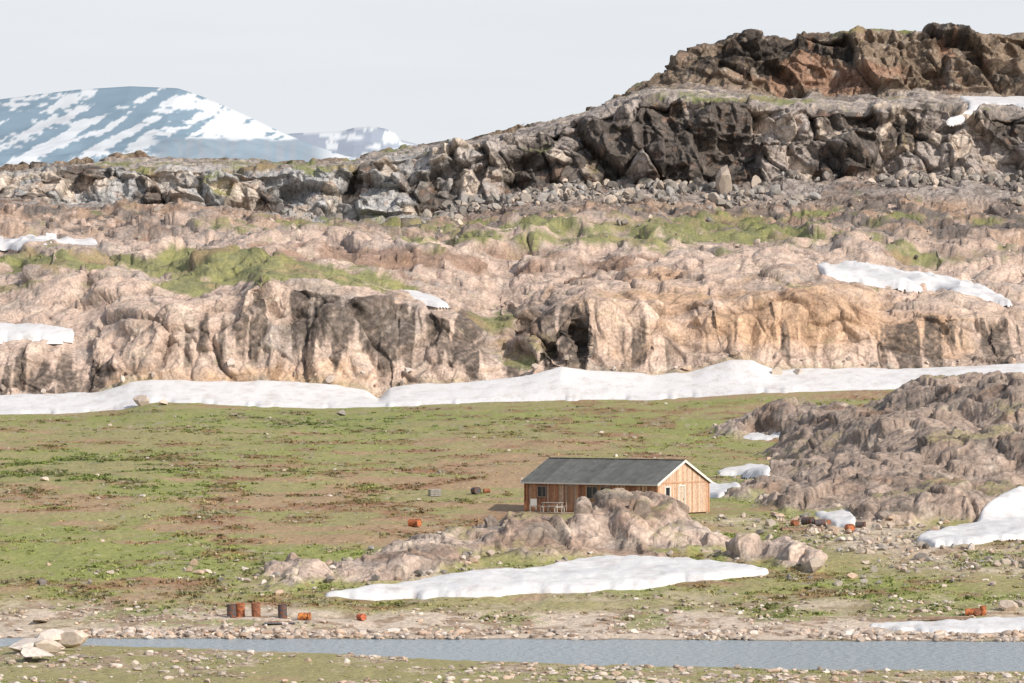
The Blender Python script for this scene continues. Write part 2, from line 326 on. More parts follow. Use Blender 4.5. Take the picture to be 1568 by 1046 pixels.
# vegetation on ledges
vg=fbm(x/5,y/7,z/5,81,4)
gm2=1.5*B(50,398,130,14)+1.5*B(330,405,100,22)+1.4*B(450,418,130,12)+1.2*B(290,440,45,14)+1.1*B(560,436,90,9)+1.1*B(760,495,40,24)+1.0*B(800,545,50,28)+1.0*B(720,366,120,10)+0.9*B(1100,366,240,12)+0.9*B(30,435,90,12)+0.85*B(1000,345,260,15)+0.8*B(480,262,80,10)+0.9*B(320,290,24,16)+0.8*B(1430,392,100,12)+0.45*B(700,230,300,16)+0.7*B(1130,150,170,10)+0.4*B(300,250,300,7)+0.35*B(1300,48,400,6)+0.6*B(200,400,300,10)+0.7*B(450,345,260,10)+0.5*B(1300,330,300,12)
vgm=ss(0.2,0.55,gm2*1.0+0.7*vg+0.25*mm-0.22)*ss(0.15,0.5,nzb_+0.15)*(1-aO)*ss(0.1,0.5,nzv)
gc=m1(np.zeros_like(K)+c3(0.24,0.25,0.085),c3(0.15,0.17,0.065),ss(-0.3,0.4,mm));gc=m1(gc,brown,ss(0.0,0.6,m_)*0.6)
K=K+(gc-K)*(vgm*0.85)[:,None]
vo=aO*ss(0.2,0.5,vg)*ss(0.82,0.95,nzv)*0.6
K=K+(olive-K)*vo[:,None]
rkk=rk.ravel()[idx][:,None]
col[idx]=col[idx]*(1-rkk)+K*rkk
RKA=rk.ravel().astype(f32).copy(); RKA[idx]*=(1-0.85*vgm)*(0.8*aR+0.8*aB+0.6*aP+0.6*aE+0.5*aC1+0.45*aT+0.5*aO)
# ------------------------------------------------------------ mesh helpers
def mesh_np(name,co,faces,k,mat,smooth=True,colr=None,alpha=None):
    me=bpy.data.meshes.new(name); n=len(co); nf=len(faces)
    me.vertices.add(n); me.vertices.foreach_set("co",np.ascontiguousarray(co,dtype=f32).ravel())
    me.loops.add(nf*k); me.loops.foreach_set("vertex_index",np.ascontiguousarray(faces,dtype=np.int32).ravel())
    me.polygons.add(nf); me.polygons.foreach_set("loop_start",np.arange(0,nf*k,k,dtype=np.int32)); me.polygons.foreach_set("loop_total",np.full(nf,k,np.int32))
    me.polygons.foreach_set("use_smooth",np.full(nf,smooth))
    me.update(calc_edges=True)
    if colr is not None:
        at=me.attributes.new("Col",'FLOAT_COLOR','POINT')
        c4=np.ones((n,4),f32);c4[:,:3]=np.clip(colr,0.005,0.9)
        if alpha is not None: c4[:,3]=alpha
        at.data.foreach_set("color",c4.ravel())
    me.materials.append(mat)
    ob=bpy.data.objects.new(name,me);bpy.context.scene.collection.objects.link(ob);return ob
def newmat(name):
    m=bpy.data.materials.new(name);m.use_nodes=True;nt=m.node_tree
    return m,nt,nt.nodes["Principled BSDF"]
def nd(nt,t,**kw):
    n=nt.nodes.new(t)
    for k,v in kw.items():
        if hasattr(n,k) and k!='inputs': setattr(n,k,v)
    return n
def colmat(name,rough=0.9,ns=3.0,lo=0.72,hi=1.28,bump=0.5,bd=0.12,ns2=14.0):
    m,nt,b=newmat(name)
    a=nd(nt,"ShaderNodeAttribute");a.attribute_name="Col"
    tc=nd(nt,"ShaderNodeTexCoord")
    n=nd(nt,"ShaderNodeTexNoise");n.inputs["Scale"].default_value=ns;n.inputs["Detail"].default_value=5;n.inputs["Roughness"].default_value=0.65
    nt.links.new(tc.outputs["Object"],n.inputs["Vector"])
    mr=nd(nt,"ShaderNodeMapRange");mr.inputs[1].default_value=0.3;mr.inputs[2].default_value=0.7;mr.inputs[3].default_value=lo;mr.inputs[4].default_value=hi
    nt.links.new(n.outputs["Fac"],mr.inputs[0])
    mx=nd(nt,"ShaderNodeVectorMath");mx.operation='SCALE'
    nt.links.new(a.outputs["Color"],mx.inputs[0]);nt.links.new(mr.outputs[0],mx.inputs["Scale"])
    nt.links.new(mx.outputs[0],b.inputs["Base Color"])
    b.inputs["Roughness"].default_value=rough;b.inputs["Specular IOR Level"].default_value=0.25
    bp=nd(nt,"ShaderNodeBump");bp.inputs["Strength"].default_value=bump;bp.inputs["Distance"].default_value=bd
    nt.links.new(n.outputs["Fac"],bp.inputs["Height"]);nt.links.new(bp.outputs[0],b.inputs["Normal"])
    return m
def M(nt,op,a,b=None):
    n=nt.nodes.new("ShaderNodeMath");n.operation=op
    for i,v in enumerate((a,b)):
        if v is None: continue
        if isinstance(v,(int,float)): n.inputs[i].default_value=v
        else: nt.links.new(v,n.inputs[i])
    return n.outputs[0]
def terrain_mat():
    m,nt,b=newmat("tundra_and_rock");lk=nt.links.new
    a=nd(nt,"ShaderNodeAttribute");a.attribute_name="Col";tc=nd(nt,"ShaderNodeTexCoord")
    n=nd(nt,"ShaderNodeTexNoise");n.inputs["Scale"].default_value=3;n.inputs["Detail"].default_value=4;n.inputs["Roughness"].default_value=0.65;lk(tc.outputs["Object"],n.inputs["Vector"])
    wn=nd(nt,"ShaderNodeTexNoise");wn.inputs["Scale"].default_value=0.3;wn.inputs["Detail"].default_value=3;lk(tc.outputs["Object"],wn.inputs["Vector"])
    ad=nd(nt,"ShaderNodeVectorMath");ad.operation='MULTIPLY_ADD';lk(wn.outputs["Color"],ad.inputs[0]);ad.inputs[1].default_value=(3.2,3.2,2.4);lk(tc.outputs["Object"],ad.inputs[2])
    mp=nd(nt,"ShaderNodeMapping");mp.inputs["Rotation"].default_value=(0.25,0.32,0.3);mp.inputs["Scale"].default_value=(1,0.8,0.42);lk(ad.outputs[0],mp.inputs[0])
    e1=nd(nt,"ShaderNodeTexVoronoi");e1.feature='DISTANCE_TO_EDGE';e1.inputs["Scale"].default_value=0.36;lk(mp.outputs[0],e1.inputs["Vector"])
    h2=nd(nt,"ShaderNodeTexVoronoi");h2.feature='F1';h2.distance='CHEBYCHEV';h2.inputs["Scale"].default_value=0.85;lk(mp.outputs[0],h2.inputs["Vector"])
    kr=nd(nt,"ShaderNodeMapRange");kr.inputs[2].default_value=0.045;lk(e1.outputs["Distance"],kr.inputs[0]);k1=kr.outputs[0]
    # only some of the joints are open
    brk=nd(nt,"ShaderNodeMapRange");brk.inputs[1].default_value=0.45;brk.inputs[2].default_value=0.58;lk(wn.outputs["Fac"],brk.inputs[0])
    kc=M(nt,'MAXIMUM',M(nt,'ADD',M(nt,'MULTIPLY',k1,0.6),0.4),brk.outputs[0])
    sepc=nd(nt,"ShaderNodeSeparateColor");lk(h2.outputs["Color"],sepc.inputs[0])
    cv=M(nt,'ADD',M(nt,'MULTIPLY',sepc.outputs[0],0.4),0.8)
    kk=M(nt,'MULTIPLY',kc,cv)
    rf=a.outputs["Alpha"]
    kk=M(nt,'ADD',M(nt,'MULTIPLY',kk,rf),M(nt,'SUBTRACT',1.0,rf))
    mr=nd(nt,"ShaderNodeMapRange");mr.inputs[1].default_value=0.3;mr.inputs[2].default_value=0.7;mr.inputs[3].default_value=0.68;mr.inputs[4].default_value=1.32;lk(n.outputs["Fac"],mr.inputs[0])
    mx=nd(nt,"ShaderNodeVectorMath");mx.operation='SCALE';lk(a.outputs["Color"],mx.inputs[0]);lk(M(nt,'MULTIPLY',mr.outputs[0],kk),mx.inputs["Scale"])
    lk(mx.outputs[0],b.inputs["Base Color"]);b.inputs["Roughness"].default_value=0.9;b.inputs["Specular IOR Level"].default_value=0.2
    hr=M(nt,'MULTIPLY',M(nt,'ADD',M(nt,'MULTIPLY',h2.outputs["Distance"],-0.5),M(nt,'MULTIPLY',sepc.outputs[1],0.25)),rf)
    hh=M(nt,'ADD',hr,M(nt,'MULTIPLY',n.outputs["Fac"],0.17))
    bp=nd(nt,"ShaderNodeBump");bp.inputs["Strength"].default_value=0.85;bp.inputs["Distance"].default_value=1.0
    lk(hh,bp.inputs["Height"]);lk(bp.outputs[0],b.inputs["Normal"])
    return m
terr=terrain_mat()
ii=np.arange(R*C).reshape(R,C)
faces=np.stack([ii[:-1,:-1],ii[:-1,1:],ii[1:,1:],ii[1:,:-1]],-1).reshape(-1,4)
P2=np.stack([X2,Y2,Z2],-1)
mesh_np("ground_terrain",P2.reshape(-1,3),faces,4,terr,True,col,RKA)
# ------------------------------------------------------------ snow
snm,nt,b=newmat("old_snow")
tc=nd(nt,"ShaderNodeTexCoord");n=nd(nt,"ShaderNodeTexNoise");n.inputs["Scale"].default_value=0.5;n.inputs["Detail"].default_value=6;n.inputs["Roughness"].default_value=0.7
nt.links.new(tc.outputs["Object"],n.inputs["Vector"])
cr=nd(nt,"ShaderNodeValToRGB");cr.color_ramp.elements[0].position=0.3;cr.color_ramp.elements[0].color=(0.54,0.50,0.48,1);cr.color_ramp.elements[1].position=0.52;cr.color_ramp.elements[1].color=(0.69,0.68,0.68,1)
nt.links.new(n.outputs["Fac"],cr.inputs[0]);nt.links.new(cr.outputs[0],b.inputs["Base Color"]);b.inputs["Roughness"].default_value=0.7
bp=nd(nt,"ShaderNodeBump");bp.inputs["Strength"].default_value=0.6;bp.inputs["Distance"].default_value=0.3;nt.links.new(n.outputs["Fac"],bp.inputs["Height"]);nt.links.new(bp.outputs[0],b.inputs["Normal"])
for (nm,a,bb_,c0,c1,m2,th) in snowdata:
    zz=Z[a:bb_,c0:c1]; f=m2-0.42
    h=np.where(f>0,th*np.sqrt(np.clip(f,0,1)*1.6)+0.02,f*2.5*th)
    h=h+0.12*th*fbm(X[a:bb_,c0:c1]/3,Y[a:bb_,c0:c1]/3,0,91,3)*(f>0.05)
    Ps=np.stack([X[a:bb_,c0:c1],Y[a:bb_,c0:c1]-0.0*h,zz+h],-1)
    vm=m2>0.12
    fm=vm[:-1,:-1]&vm[:-1,1:]&vm[1:,1:]&vm[1:,:-1]
    jj=np.arange(m2.size).reshape(m2.shape)
    fc=np.stack([jj[:-1,:-1],jj[:-1,1:],jj[1:,1:],jj[1:,:-1]],-1)[fm]
    if len(fc)==0: print("EMPTY SNOW",nm,a,bb_); continue
    used=np.unique(fc);rm=np.zeros(m2.size,np.int32);rm[used]=np.arange(len(used))
    mesh_np(nm,Ps.reshape(-1,3)[used],rm[fc],4,snm,True)
# ------------------------------------------------------------ river
wm,nt,b=newmat("river_water")
b.inputs["Base Color"].default_value=(0.33,0.385,0.42,1);b.inputs["Roughness"].default_value=0.25;b.inputs["IOR"].default_value=1.33
tc=nd(nt,"ShaderNodeTexCoord");mp=nd(nt,"ShaderNodeMapping");mp.inputs["Scale"].default_value=(1.2,2.0,1)
n=nd(nt,"ShaderNodeTexNoise");n.inputs["Scale"].default_value=1.6;n.inputs["Detail"].default_value=5
nt.links.new(tc.outputs["Object"],mp.inputs[0]);nt.links.new(mp.outputs[0],n.inputs["Vector"])
bp=nd(nt,"ShaderNodeBump");bp.inputs["Strength"].default_value=1.0;bp.inputs["Distance"].default_value=0.5;nt.links.new(n.outputs["Fac"],bp.inputs["Height"]);nt.links.new(bp.outputs[0],b.inputs["Normal"])
me=bpy.data.meshes.new("river");me.from_pydata([(-900,206,ZW),(900,206,ZW),(900,262,ZW),(-900,262,ZW)],[],[(0,1,2,3)]);me.materials.append(wm)
bpy.context.scene.collection.objects.link(bpy.data.objects.new("river",me))
# ------------------------------------------------------------ boulders
def rockvars(n,sub,lo,hi,np_):
    out=[]
    for k in range(n):
        bm=bmesh.new();bmesh.ops.create_icosphere(bm,subdivisions=sub,radius=1)
        v=np.array([p.co[:] for p in bm.verts]);fc=np.array([[q.index for q in f.verts] for f in bm.faces]);bm.free()
        for _ in range(np_):
            d=rng.normal(size=3);d/=np.linalg.norm(d);cc=rng.uniform(lo,hi)
            t=v@d;v=v-np.where(t>cc,t-cc,0)[:,None]*d
        v*=rng.uniform(0.7,1.3,size=3)
        out.append((v,fc))
    return out
RV=rockvars(10,2,0.45,0.8,11); RA=rockvars(12,2,0.28,0.6,8)
def scatter_rocks(name,vidx,size,cols,mat,flat=0.75,sink=0.25,VR=None,tilt=0.35):
    VV=[];FF=[];CC=[];o=0
    VR=VR or RV
    P=P2.reshape(-1,3)
    for i,vi in enumerate(vidx):
        v,fc=VR[rng.integers(len(VR))]
        a=rng.uniform(0,6.283);ca,sa=math.cos(a),math.sin(a)
        tl=rng.normal(0,tilt);ct,stt=math.cos(tl),math.sin(tl)
        w=v*size[i]
        w=np.stack([w[:,0],w[:,1]*ct-w[:,2]*stt,w[:,1]*stt+w[:,2]*ct],-1)
        w=np.stack([w[:,0]*ca-w[:,1]*sa,w[:,0]*sa+w[:,1]*ca,w[:,2]*flat],-1)
        p=P[vi]+np.array([rng.normal(0,0.1),rng.normal(0,0.3),(0.45-sink)*size[i]])
        VV.append(w+p);FF.append(fc+o);o+=len(v)
        CC.append(np.repeat(cols[rng.integers(len(cols))][None]*rng.uniform(0.75,1.2),len(v),0))
    return mesh_np(name,np.concatenate(VV),np.concatenate(FF),3,mat,False,np.concatenate(CC))
rmat=colmat("boulder_stone",0.85,4.0,0.75,1.2,0.4,0.05)
flatSM=SM.ravel()<0.1
def pick(mask,w,n):
    c=np.where(mask.ravel()&flatSM)[0]
    if w is not None:
        ww=w.ravel()[c];ww=ww/ww.sum();return rng.choice(c,n,p=ww,replace=True)
    return rng.choice(c,n)
def powsize(n,a,b,p=2.2): 
    r=rng.random(n)**p; return a+(b-a)*r
inX=(UU>-120)&(UU<1690)
light=[c3(0.54,0.45,0.37),c3(0.46,0.38,0.32),c3(0.60,0.53,0.47),c3(0.40,0.33,0.28),c3(0.50,0.37,0.28)]
dark=[c3(0.30,0.27,0.24),c3(0.40,0.35,0.30),c3(0.19,0.17,0.15),c3(0.48,0.40,0.33),c3(0.33,0.31,0.29),c3(0.24,0.21,0.19)]
clust=np.clip(n2+0.6,0.05,2)
n=1700;v=pick(inX&(S>5.98)&(S<6.75),clust,n);scatter_rocks("shore_stones",v,powsize(n,0.06,0.42,3),light,rmat,0.6)
n=2300;v=pick(inX&(S>6.6)&(S<9.0)&(OC<0.1),np.clip(shore*clust,0.01,3),n);scatter_rocks("gravel_stones",v,powsize(n,0.04,0.28,4),light,rmat,0.6)
n=2200;v=pick(inX&(S>3.2)&(S<3.97),clust,n);scatter_rocks("riverbank_stones",v,powsize(n,0.04,0.34,3.5),light,rmat,0.5)
n=300;v=pick(inX&(S>9)&(S<15)&(OC<0.1)&(wpad<0.1),clust**2,n);scatter_rocks("meadow_stones",v,powsize(n,0.06,0.32,3),light,rmat,0.6)
n=1500;v=pick(inX&(S>7.5)&(S<14.5)&(OC<0.5)&(wpad<0.3),gv+0.6*(OC>0.03)+0.003,n);scatter_rocks("rubble_stones",v,powsize(n,0.06,0.5,3.5),light+dark,rmat,0.7,VR=RA)
scw=np.clip(0.05+fbm(xg/10,yg/6,0,101,3)+0.5*ss(20.5,20.9,S),0.01,2)*ss(380,560,UU)
n=2600;v=pick(inX&(S>20.3)&(S<21.02),scw,n);scatter_rocks("scree_boulders",v,powsize(n,0.18,1.5,4.2),dark,rmat,0.9,0.15,RA,0.9)
n=600;v=pick(inX&(S>19.0)&(S<20.3),clust,n);scatter_rocks("terrace_boulders",v,powsize(n,0.15,0.9,4),dark+light[:1],rmat,0.8,0.15,RA)
n=90;v=pick(inX&(S>15.0)&(S<16.2)&(SM<0.3),None,n);scatter_rocks("cliff_foot_boulders",v,powsize(n,0.2,0.9,3),light,rmat,0.8,0.1,RA)
def gidx(u,v_or_d,isd=True):
    c_=int(np.argmin(np.abs(U-u)))
    r_=int(np.argmin(np.abs(Y2[:,c_]-v_or_d)));return r_,c_
def gpos(u,d):
    r_,c_=gidx(u,d); return Vector((float(X2[r_,c_]),float(Y2[r_,c_]),float(Z2[r_,c_])))
def one_boulder(u,d,sz,colr,fl=0.8):
    r_,c_=gidx(u,d);scatter_rocks("boulder",[r_*C+c_],[sz],[colr],rmat,fl,0.15,RA,0.1)
for (u,d,sz,cc,fl) in [(70,243,2.0,light[2],.45),(110,242,1.5,light[0],.45),(35,240,1.5,light[2],.4),(85,236,1.6,light[0],.35),(50,233,1.4,light[2],.35),(1540,266,0.7,light[0],.6),(1560,268,0.6,light[1],.8),(525,480,0.8,dark[0],.8),(216,506,1.4,light[1],.8),(250,505,0.8,light[0],.8),(1192,516,1.1,light[0],.8),(1222,517,1.3,light[1],.8),(1112,748,3.0,dark[3],1.2),(60,262,0.8,dark[3],.6),(530,228,0.45,light[2],.9),(1250,286,0.8,light[0],.8)]:
    one_boulder(u,d,sz,cc,fl)
# ------------------------------------------------------------ tussocks and dwarf shrubs
def tufts(name,vidx,size,tint,nb=9):
    P=P2.reshape(-1,3)[vidx];n=len(vidx)
    cen=np.repeat(P,nb,0);sz=np.repeat(size,nb)
    a=rng.uniform(0,6.283,n*nb);rr=rng.random(n*nb)**0.5*sz
    base=cen+np.stack([np.cos(a)*rr,np.sin(a)*rr*1.1,0*rr-0.02],-1)
    hgt=sz*rng.uniform(0.25,0.6,n*nb);wd=sz*rng.uniform(0.18,0.4,n*nb);b2=rng.uniform(0,6.283,n*nb)
    dv=np.stack([np.cos(b2),np.sin(b2),0*b2],-1)*wd[:,None]
    lean=np.stack([rng.normal(0,.5,n*nb),rng.normal(0,.5,n*nb),np.ones(n*nb)],-1)*hgt[:,None]
    V=np.stack([base-dv,base+dv,base+dv*0.5+lean,base-dv*0.6+lean*0.85],1).reshape(-1,3)
    fc=np.arange(len(V)).reshape(-1,4)
    cc=np.repeat(col[vidx]*tint*rng.uniform(0.7,1.15,(n,1)),nb,0)*rng.uniform(0.8,1.15,(n*nb,1))
    return mesh_np(name,V,fc,4,rmat2,False,np.repeat(cc,4,0))
rmat2=colmat("tundra_leaves",0.8,6,0.8,1.2,0.0,0.01)
n=10000;v=pick(inX&(S>7.5)&(S<14.9)&(OC<0.15)&(wpad<0.3),np.clip(n2+0.4*n3+0.35,0.02,3)*(1-0.8*shore),n)
tufts("tundra_tussocks",v,powsize(n,0.12,0.34,2),c3(0.95,1.0,0.9))
n=3600;v=pick(inX&(S>7.5)&(S<14.9)&(OC<0.15)&(wpad<0.3),np.clip(n2-0.2,0.0,3)*0.12+np.clip(0.3+n2,0,2)*(blob(70,722,170,22)+0.25*blob(560,745,250,20)+0.35*blob(500,650,400,12)),n)
tufts("dwarf_willow_shrubs",v,powsize(n,0.15,0.42,2),c3(0.6,0.72,0.55),12)
n=5000;v=pick(inX&(S>3.0)&(S<3.95),np.clip(0.5+n2,0.05,2),n)
tufts("grass_tussocks",v,powsize(n,0.05,0.17,2),c3(0.9,1.0,0.8))
# ------------------------------------------------------------ distant mountains
def mountain(name,pts,d,dbase,u0,u1,nu,nv,seed,colfun,amp):
    us=np.linspace(u0,u1,nu);cr=np.interp(us,[p[0] for p in pts],[p[1] for p in pts])
    T=np.linspace(0,1,nv)[:,None]
    zc=(H0-cr)/F*d; 
    Dm=dbase+(d-dbase)*T+0*us[None]; Zm=20+(zc[None]-20)*T**1.15
    Xm=(us[None]-784)/F*d+0*T
    k=np.sin(np.pi*np.clip(T,0,1))**0.7
    Zm=Zm+amp*k*fbm(Xm/420,Dm/420,0,seed,5)*1.2; Dm=Dm+0*T
    Xb=Xm[-1:];Db=Dm[-1:]+ (d-dbase)*0.8;Zb2=0*Xb+20
    Xa=np.vstack([Xm,Xb]);Da=np.vstack([Dm,Db]);Za=np.vstack([Zm,Zb2])
    um=784+Xa/Da*F;vm=H0-Za/Da*F
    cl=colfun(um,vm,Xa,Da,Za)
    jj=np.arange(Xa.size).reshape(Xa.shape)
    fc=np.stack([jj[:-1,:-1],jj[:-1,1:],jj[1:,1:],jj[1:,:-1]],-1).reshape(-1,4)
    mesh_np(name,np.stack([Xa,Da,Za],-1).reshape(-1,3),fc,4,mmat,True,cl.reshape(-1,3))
mmat=colmat("haze_tinted_mountain",1.0,0.004,0.9,1.1,0.0,1)
hazed_rock=c3(0.20,0.28,0.35);sn=c3(0.59,0.62,0.65)  # bluish distance haze is mixed into the mountain colours
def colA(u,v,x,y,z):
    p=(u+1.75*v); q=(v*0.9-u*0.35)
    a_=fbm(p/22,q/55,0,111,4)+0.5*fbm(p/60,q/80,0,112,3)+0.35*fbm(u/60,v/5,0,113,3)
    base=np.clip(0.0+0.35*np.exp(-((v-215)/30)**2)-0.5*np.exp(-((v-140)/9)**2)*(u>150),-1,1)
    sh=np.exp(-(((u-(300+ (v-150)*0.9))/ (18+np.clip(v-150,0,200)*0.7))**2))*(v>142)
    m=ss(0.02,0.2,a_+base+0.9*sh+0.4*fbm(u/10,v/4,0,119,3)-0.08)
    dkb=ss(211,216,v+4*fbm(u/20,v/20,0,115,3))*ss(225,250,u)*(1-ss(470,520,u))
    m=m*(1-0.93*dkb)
    c=np.zeros(u.shape+(3,),f32)+hazed_rock;c=mixc(c,c3(0.27,0.29,0.33),dkb*0.7*(0.5+0.5*fbm(u/6,v/40,0,117,2)));return mixc(c,sn,m)
def colB(u,v,x,y,z):
    a_=fbm(u/30,v/7,0,121,4)+0.4*fbm(u/8,v/20,0,122,3)
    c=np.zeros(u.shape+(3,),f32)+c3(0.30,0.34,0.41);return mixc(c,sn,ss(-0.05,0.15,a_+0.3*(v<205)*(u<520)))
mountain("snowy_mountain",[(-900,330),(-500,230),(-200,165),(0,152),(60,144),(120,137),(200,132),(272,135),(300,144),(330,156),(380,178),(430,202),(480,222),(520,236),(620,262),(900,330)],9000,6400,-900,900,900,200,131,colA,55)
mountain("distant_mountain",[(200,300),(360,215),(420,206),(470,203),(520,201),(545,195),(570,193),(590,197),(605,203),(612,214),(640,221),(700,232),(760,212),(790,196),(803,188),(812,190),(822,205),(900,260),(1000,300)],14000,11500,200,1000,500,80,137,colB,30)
# ------------------------------------------------------------ generic part building
def boxes(name,blist,mat,parent=None,smooth=False):
    V=[];Fc=[];Cc=[];o=0
    for bx in blist:
        cx_,cy_,cz_,sx_,sy_,sz_,cl=bx[:7];r=bx[7] if len(bx)>7 else 0
        for dx in(-.5,.5):
            for dy in(-.5,.5):
                for dz in(-.5,.5):
                    px,py=dx*sx_,dy*sy_
                    V.append((cx_+px*math.cos(r)-py*math.sin(r),cy_+px*math.sin(r)+py*math.cos(r),cz_+dz*sz_));Cc.append(cl)
        for f in((0,1,3,2),(4,6,7,5),(0,4,5,1),(2,3,7,6),(0,2,6,4),(1,5,7,3)): Fc.append([o+i for i in f])
        o+=8
    ob=mesh_np(name,np.array(V),np.array(Fc),4,mat,smooth,np.array(Cc))
    if parent: ob.parent=parent
    return ob
def empty(name,loc,rz=0,rot=None):
    e=bpy.data.objects.new(name,None);bpy.context.scene.collection.objects.link(e);e.location=loc;e.rotation_euler=rot if rot else (0,0,rz);e.empty_display_size=0.5;return e
wood=colmat("weathered_boards",0.75,5,0.7,1.25,0.3,0.01)
paint=colmat("aged_paint",0.6,6,0.85,1.1,0.1,0.005)
felt=colmat("roofing_felt",0.85,1.6,0.75,1.2,0.3,0.02)
gm_,nt,b=newmat("window_glass");b.inputs["Base Color"].default_value=(0.02,0.025,0.03,1);b.inputs["Roughness"].default_value=0.08
# ------------------------------------------------------------ cabin
th=math.radians(36)
O=Vector(((1007-784)/F*322,322,-11.26))
cab=empty("wooden_cabin",O,-th)
Lc,Wc,Hc=12.3,6.9,2.38;rise=1.6
worange=[c3(0.40,0.185,0.09),c3(0.46,0.24,0.13),c3(0.27,0.12,0.07),c3(0.42,0.22,0.125),c3(0.33,0.16,0.09),c3(0.47,0.32,0.22)]
wpale=[c3(0.62,0.40,0.27),c3(0.68,0.47,0.34),c3(0.56,0.35,0.23),c3(0.66,0.47,0.35)]
def planks(axis,length,hf,openings,off,pal,pw=0.155):
    out=[];s_=0
    while s_<length-0.01:
        w=min(pw,length-s_);c_=s_+w/2;cl=pal[random.randrange(len(pal))]*random.uniform(0.78,1.18)
        cuts=[(0.06,hf(c_))]
        for (a,bq,z0,z1) in openings:
            if a<c_<bq:
                nc=[]
                for (p,q_) in cuts:
                    if z0>p: nc.append((p,min(z0,q_)))
                    if z1<q_: nc.append((max(z1,p),q_))
                cuts=nc
        for(p,q_) in cuts:
            if q_-p<0.03: continue
            t=0.03+random.uniform(0,0.012)
            if axis=='x': out.append((-c_,off-t/2 if off<=0 else off+t/2,(p+q_)/2,w-0.018,t,q_-p,cl))
            else: out.append((off+t/2 if off>=0 else off-t/2,c_,(p+q_)/2,t,w-0.018,q_-p,cl))
        s_+=pw
    return out
opF=[(4.3,5.2,1.15,2.0),(5.5,6.5,1.15,2.0),(7.55,8.4,0.1,2.05),(10.3,11.1,1.2,1.95)]
opG=[(0.95,1.6,1.05,2.05),(2.75,3.6,0.1,2.1)]
gh=lambda y: Hc+rise*(1-abs(y-Wc/2)/(Wc/2))-0.05
boxes("front_wall",planks('x',Lc,lambda s_:Hc,opF,0,worange),wood,cab)
boxes("back_wall",planks('x',Lc,lambda s_:Hc,[],Wc,worange),wood,cab)
boxes("gable_wall",planks('y',Wc,gh,opG,0,wpale),wood,cab)
boxes("far_gable_wall",planks('y',Wc,gh,[],-Lc,worange),wood,cab)
def prism(name,x0,x1,y0,y1,z0,zh,rs,mat,cl,parent):
    ym=(y0+y1)/2
    V=[(x,y,z) for x in(x0,x1) for (y,z) in((y0,z0),(y1,z0),(y1,zh),(ym,zh+rs),(y0,zh))]
    me=bpy.data.meshes.new(name);me.from_pydata(V,[],[(4,3,2,1,0),(5,6,7,8,9),(0,1,6,5),(1,2,7,6),(2,3,8,7),(3,4,9,8),(4,0,5,9)])
    at=me.attributes.new("Col",'FLOAT_COLOR','POINT');at.data.foreach_set("color",list(np.tile(np.append(cl,1),(10,1)).ravel()))
    me.materials.append(mat);ob=bpy.data.objects.new(name,me);bpy.context.scene.collection.objects.link(ob);ob.parent=parent
prism("light_stop_core",-Lc+0.02,-0.02,0.02,Wc-0.02,0.0,Hc-0.08,rise-0.08,wood,c3(0.12,0.06,0.03),cab)  # solid dark core added inside the walls so no light passes through
wh=c3(0.72,0.70,0.66);gl=[]
tr=[]
for (a,bq,z0,z1) in opF:
    m=(a+bq)/2;w=bq-a;door=z0<0.5
    c_=c3(0.42,0.34,0.27) if door else c3(0.34,0.25,0.19)
    tr+=[(-a,-0.06,(z0+z1)/2,0.06,0.05,z1-z0+0.12,c_),(-bq,-0.06,(z0+z1)/2,0.06,0.05,z1-z0+0.12,c_),(-m,-0.062,z1+0.03,w-0.08,0.05,0.06,c_)]
    if door:
        for i in range(6): tr.append((-(a+0.08+i*(w-0.1)/6+0.05),0.0-0.02,(z0+z1)/2,0.115,0.03,z1-z0,c3(0.36,0.2,0.12)*random.uniform(.8,1.2)))
    else:
        tr+=[(-m,-0.062,z0-0.03,w-0.08,0.06,0.06,c_),(-m,-0.025,(z0+z1)/2,0.04,0.03,z1-z0-0.02,c_)]
        gl.append((-m,-0.002,(z0+z1)/2,w-0.05,0.02,z1-z0,c3(0,0,0)))
for (a,bq,z0,z1) in opG:
    m=(a+bq)/2;w=bq-a;door=z0<0.5
    tr+=[(0.06,a,(z0+z1)/2,0.05,0.09,z1-z0+0.12,wh),(0.06,bq,(z0+z1)/2,0.05,0.09,z1-z0+0.12,wh),(0.062,m,z1+0.03,0.05,w-0.1,0.09,wh)]
    if door:
        for i in range(6): tr.append((0.02,a+0.05+(i+0.5)*(w-0.1)/6,(z0+z1)/2,0.03,0.115,z1-z0,c3(0.60,0.47,0.36)*random.uniform(.85,1.1)))
        tr+=[(0.045,m,0.7,0.02,w-0.15,0.09,c3(0.6,0.5,0.4)),(0.045,m,1.7,0.02,w-0.15,0.09,c3(0.6,0.5,0.4)),(0.06,m+0.3,1.1,0.04,0.04,0.12,c3(0.1,0.1,0.1))]
    else:
        tr.append((0.062,m,z0-0.03,0.06,w-0.1,0.09,wh));gl.append((0.002,m,(z0+z1)/2,0.02,w-0.05,z1-z0,c3(0,0,0)))
boxes("window_and_door_frames",tr,paint,cab)
go=boxes("window_panes",gl,gm_,cab)
boxes("corner_boards",[(0.03,-0.03,Hc/2,0.12,0.1,Hc-0.05,c3(0.55,0.3,0.17)),(0.045,Wc+0.02,Hc/2,0.08,0.12,Hc-0.05,c3(0.55,0.3,0.17)),(-Lc-0.03,-0.03,Hc/2,0.1,0.1,Hc-0.05,c3(0.3,0.13,0.07)),(0.055,Wc/2,Hc+0.0,0.03,Wc-0.2,0.12,c3(0.50,0.30,0.19)),(-Lc/2,-0.055,0.14,Lc-0.2,0.03,0.14,c3(0.26,0.12,0.06))],wood,cab)
fp=[]
